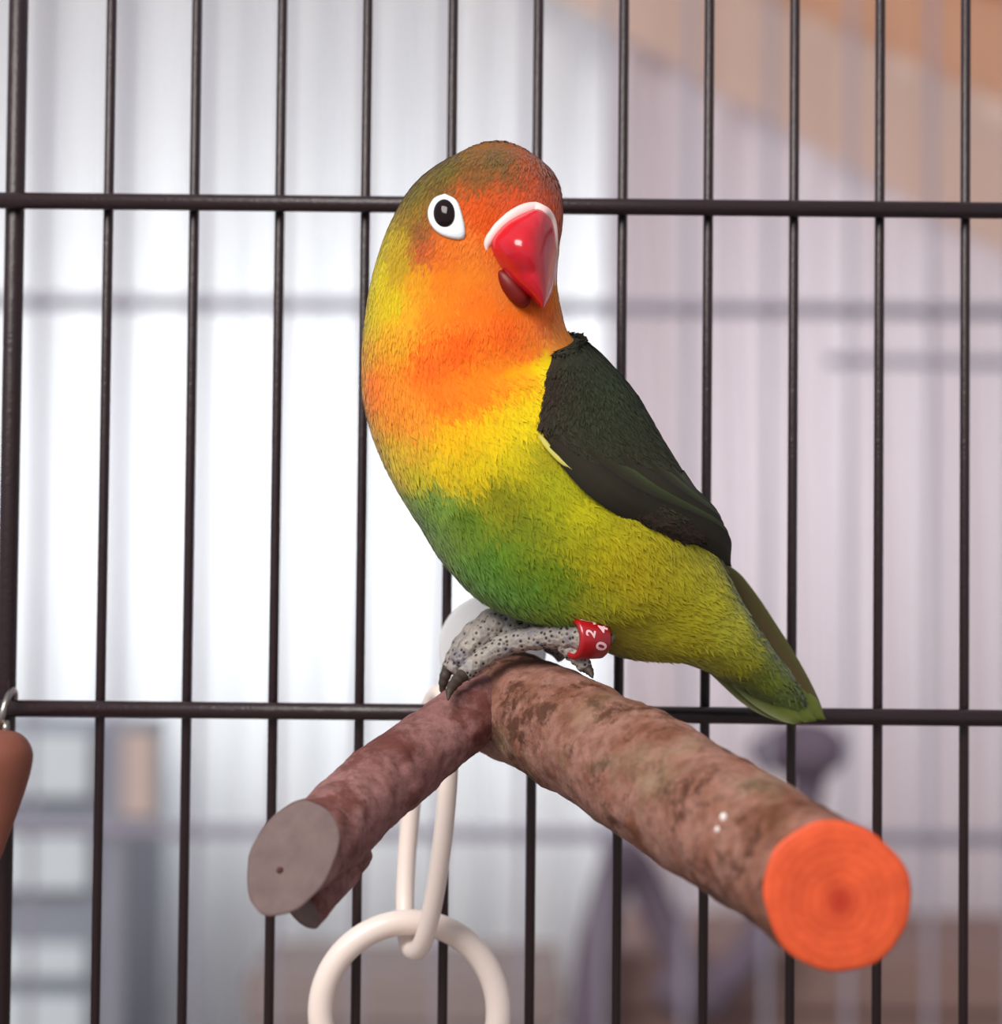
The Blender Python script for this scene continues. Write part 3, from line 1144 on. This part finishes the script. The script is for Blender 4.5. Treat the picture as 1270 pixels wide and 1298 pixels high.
for _ in range(3):
    bmesh.ops.smooth_vert(bm, verts=bm.verts[:], factor=0.5, use_axis_x=True, use_axis_y=True, use_axis_z=True)
bm.to_mesh(ub.data)
bm.free()
BBV = BVHTree.FromPolygons([v.co / CM for v in ub.data.vertices], [tuple(p.vertices) for p in ub.data.polygons])


def hit2(px, py):
    d = (P(px, py, 0) - CAM).normalized()
    best = None
    for t in (BVH, BBV):
        loc, nr, idx, dist = t.ray_cast(CAM, d)
        if loc is not None and (best is None or dist < best[2]):
            best = (loc, nr, dist)
    if best is None:
        loc, nr = hit(px, py)
        return loc, nr
    return best[0], best[1] if best[1].dot(d) < 0 else -best[1]


g = Geo()
cpts = crom([(617, 318, .015), (618, 308, .07), (628, 293, .09), (641, 281, .11), (656, 271, .12), (672, 265, .12), (687, 265, .11), (697, 272, .09), (703, 286, .07), (705, 310, .05), (705, 335, .035), (703, 362, .02)], 6)
cp3 = []
for q in cpts:
    h_ = hit2(q[0], q[1])
    cp3.append(h_[0] - h_[1] * q[2] * 0.55)
# even the run of the band
for _ in range(4):
    cp3 = [cp3[0]] + [(cp3[i - 1] + cp3[i] * 2 + cp3[i + 1]) / 4 for i in range(1, len(cp3) - 1)] + [cp3[-1]]
g.tube(cp3, [q[2] * 1.35 for q in cpts], 12)
g.build('cere', M['cere'], bird)
g = Geo()
pl = crom([(632, 342, -0.06, .02), (638, 350, 0.0, .13), (646, 362, 0.05, .2), (657, 378, .1, .2), (664, 388, .1, .1)], 6)
g.tube([hit(q[0], q[1])[0] + hit(q[0], q[1])[1] * q[2] for q in pl], [q[3] for q in pl], 14)
lb = g.build('lower_beak', M['lower_beak'], bird)


# --- feet
def toe(geo, pts, n=12):
    A3 = crom(pts, 7)
    geo.tube([P(q[0], q[1], q[2]) for q in A3], [q[3] * (1 + 0.07 * math.sin(i * 1.4)) for i, q in enumerate(A3)], n)


g = Geo()
toe(g, [(795, 765, -2.9, .34), (768, 800, -4.0, .28), (742, 808, -4.3, .3), (712, 806, -4.1, .27), (680, 809, -3.9, .25), (645, 816, -3.7, .24), (612, 834, -3.75, .22), (588, 855, -3.95, .18)])
toe(g, [(712, 806, -4.05, .22), (722, 820, -4.1, .23), (734, 833, -4.25, .2), (743, 848, -4.3, .14)])
toe(g, [(712, 802, -3.2, .22), (670, 800, -3.1, .26), (625, 806, -3.0, .26), (590, 828, -2.95, .22), (572, 852, -3.0, .16)])
foot = g.build('foot', M['foot'], bird)
foot['label'] = 'scaly grey foot with the red ring'
g = Geo()
toe(g, [(588, 855, -3.95, .13), (577, 865, -4.15, .12), (570, 876, -4.4, .085), (568, 887, -4.6, .02)])
g.build('claw', M['claw'], foot)
g = Geo()
toe(g, [(743, 846, -4.3, .12), (748, 852, -4.45, .08), (751, 859, -4.6, .02)])
g.build('claw', M['claw'], foot)
g = Geo()
toe(g, [(690, 765, -2.7, .5), (655, 782, -2.7, .38), (625, 790, -2.65, .32), (595, 812, -2.6, .28), (577, 836, -2.6, .22), (568, 852, -2.6, .16)])
toe(g, [(655, 784, -2.95, .3), (622, 798, -3.0, .3), (596, 822, -3.05, .26), (580, 842, -3.05, .2)])
toe(g, [(660, 780, -2.5, .3), (690, 806, -2.2, .25), (715, 830, -2.0, .2)])
foot2 = g.build('foot', M['foot'], bird)
g = Geo()
toe(g, [(569, 846, -2.9, .13), (563, 860, -2.9, .11), (561, 874, -2.85, .07), (563, 884, -2.8, .02)])
g.build('claw', M['claw'], foot2)

# --- red leg ring with its white characters
ra, rb_ = P(724, 809, -4.5), P(762, 807, -4.15)
rax = (rb_ - ra).normalized()
rc_ = (ra + rb_) * 0.5
rlen = (rb_ - ra).length
e1 = (Vector((0, -1, 0)) - rax * Vector((0, -1, 0)).dot(rax)).normalized()
e2 = rax.cross(e1)
if e2.z < 0:
    e2 = -e2
V, F = [], []
prof = [(-0.5, .33), (-0.5, .41), (-0.42, .45), (0.42, .45), (0.5, .41), (0.5, .33)]
nr_ = 40
for t, r in prof:
    for k in range(nr_):
        a = 2 * math.pi * k / nr_
        V.append(rc_ + rax * t * rlen + (e1 * math.cos(a) + e2 * math.sin(a)) * r)
for j in range(len(prof)):
    for k in range(nr_):
        l, jj = (k + 1) % nr_, (j + 1) % len(prof)
        F.append((j * nr_ + k, j * nr_ + l, jj * nr_ + l, jj * nr_ + k))
lring = mesh('leg_ring', V, F, M['ring_red'], bird)
lring['label'] = 'red leg ring with white characters'


def glyph(ch, t, ang, size, turn):
    cu = bpy.data.curves.new('glyph', 'FONT')
    cu.body = ch
    cu.size = 1.0
    cu.align_x = 'CENTER'
    cu.align_y = 'CENTER'
    cu.offset = 0.03
    o = bpy.data.objects.new('glyph', cu)
    COL.objects.link(o)
    dg = bpy.context.evaluated_depsgraph_get()
    me = bpy.data.meshes.new_from_object(o.evaluated_get(dg))
    bpy.data.objects.remove(o)
    bm = bmesh.new()
    bm.from_mesh(me)
    bmesh.ops.triangulate(bm, faces=bm.faces[:])
    bmesh.ops.subdivide_edges(bm, edges=bm.edges[:], cuts=1)
    bm.verts.index_update()
    V = []
    for v in bm.verts:
        x, y = v.co.x * size, v.co.y * size
        x, y = x * math.cos(turn) - y * math.sin(turn), x * math.sin(turn) + y * math.cos(turn)
        a = ang + y / 0.45
        V.append(rc_ + rax * (t * rlen + x) + (e1 * math.cos(a) + e2 * math.sin(a)) * 0.458)
    F = [[v.index for v in f.verts] for f in bm.faces]
    bm.free()
    mesh('ring_number', V, F, M['ring_white'], lring, False)


glyph('0', 0.16, math.radians(-26), 0.36, math.radians(70))
glyph('4', 0.22, math.radians(20), 0.3, math.radians(70))
glyph('2', -0.2, math.radians(10), 0.3, math.radians(70))
glyph('J', -0.2, math.radians(50), 0.34, math.radians(70))

# small chalky speck on the perch
for (sx, sy, sr) in ((918, 1037, 0.07), (910, 1052, 0.05)):
    d = (P(sx, sy, 0) - CAM).normalized()
    tb = BVHTree.FromPolygons([v.co / CM for v in main.data.vertices], [tuple(p.vertices) for p in main.data.polygons])
    # main's vertices are stored in world centimetres less the perch offset of zero
    loc, nr, _, _ = tb.ray_cast(CAM, d)
    if loc is not None:
        g = Geo()
        g.ball(loc - nr * sr * 0.3, (sr, sr * 0.8, sr * 1.2), 10, 6)
        g.build('dropping', M['dropping'], main)

# ------------------------------------------------------------------ white chain of rings
chain = thing('ring_chain', P(520, 1170, -0.5), 'white plastic ring chain hanging from the lower cage rail', 'chain')
g = Geo()
lc = P(541, 1042, -0.45)
hx = Vector((0.36, -0.93, 0)).normalized()
hz = (P(524, 1206, -0.45) - P(558, 878, -0.45)).normalized()
pts = []
for k in range(72):
    a = 2 * math.pi * k / 72
    pts.append(lc + hx * (1.12 * math.copysign(abs(math.cos(a)) ** 0.85, math.cos(a))) + hz * 2.83 * math.sin(a))
g.tube(pts, 0.21, 14, closed=True)
g.build('link', M['plastic'], chain)
g = Geo()
rc2 = P(519, 1284, -0.5)
g.tube([rc2 + Vector((math.cos(a) * 1.95, 0.12 * math.sin(a * 2), math.sin(a) * 1.98)) for a in [2 * math.pi * k / 80 for k in range(80)]], 0.28, 14, closed=True)
g.build('link', M['plastic'], chain)

# ------------------------------------------------------------------ wooden toy at the edge
toy = thing('wooden_toy', P(-10, 930, -1.1), 'tapered brown wooden toy hanging by a metal eyelet from the cage corner', 'toy')
g = Geo()
prof = [(1100, 3), (1085, 12), (1060, 21), (1030, 32), (1000, 42), (975, 49), (955, 51), (940, 45), (930, 34), (926, 20), (925, 4)]
pr2 = crom(prof, 4)
g.tube([P(-10, q[0], -1.1) for q in pr2], [max(0.03, q[1] / 58.0) for q in pr2], 32)
g.build('wooden_drop', M['toy_wood'], toy)
g = Geo()
ec = P(10, 904, -0.55)
g.tube([P(9, 904, -0.3) + Vector((0.12 * math.sin(a), math.cos(a) * 0.58, math.sin(a) * 0.5)) for a in [2 * math.pi * k / 40 for k in range(40)]], 0.08, 10, closed=True)
g.build('eyelet', M['metal'], toy)
g = Geo()
g.tube([P(7, 930, -0.95), P(8, 914, -0.86)], 0.09, 10)
g.build('screw_shank', M['metal'], toy)
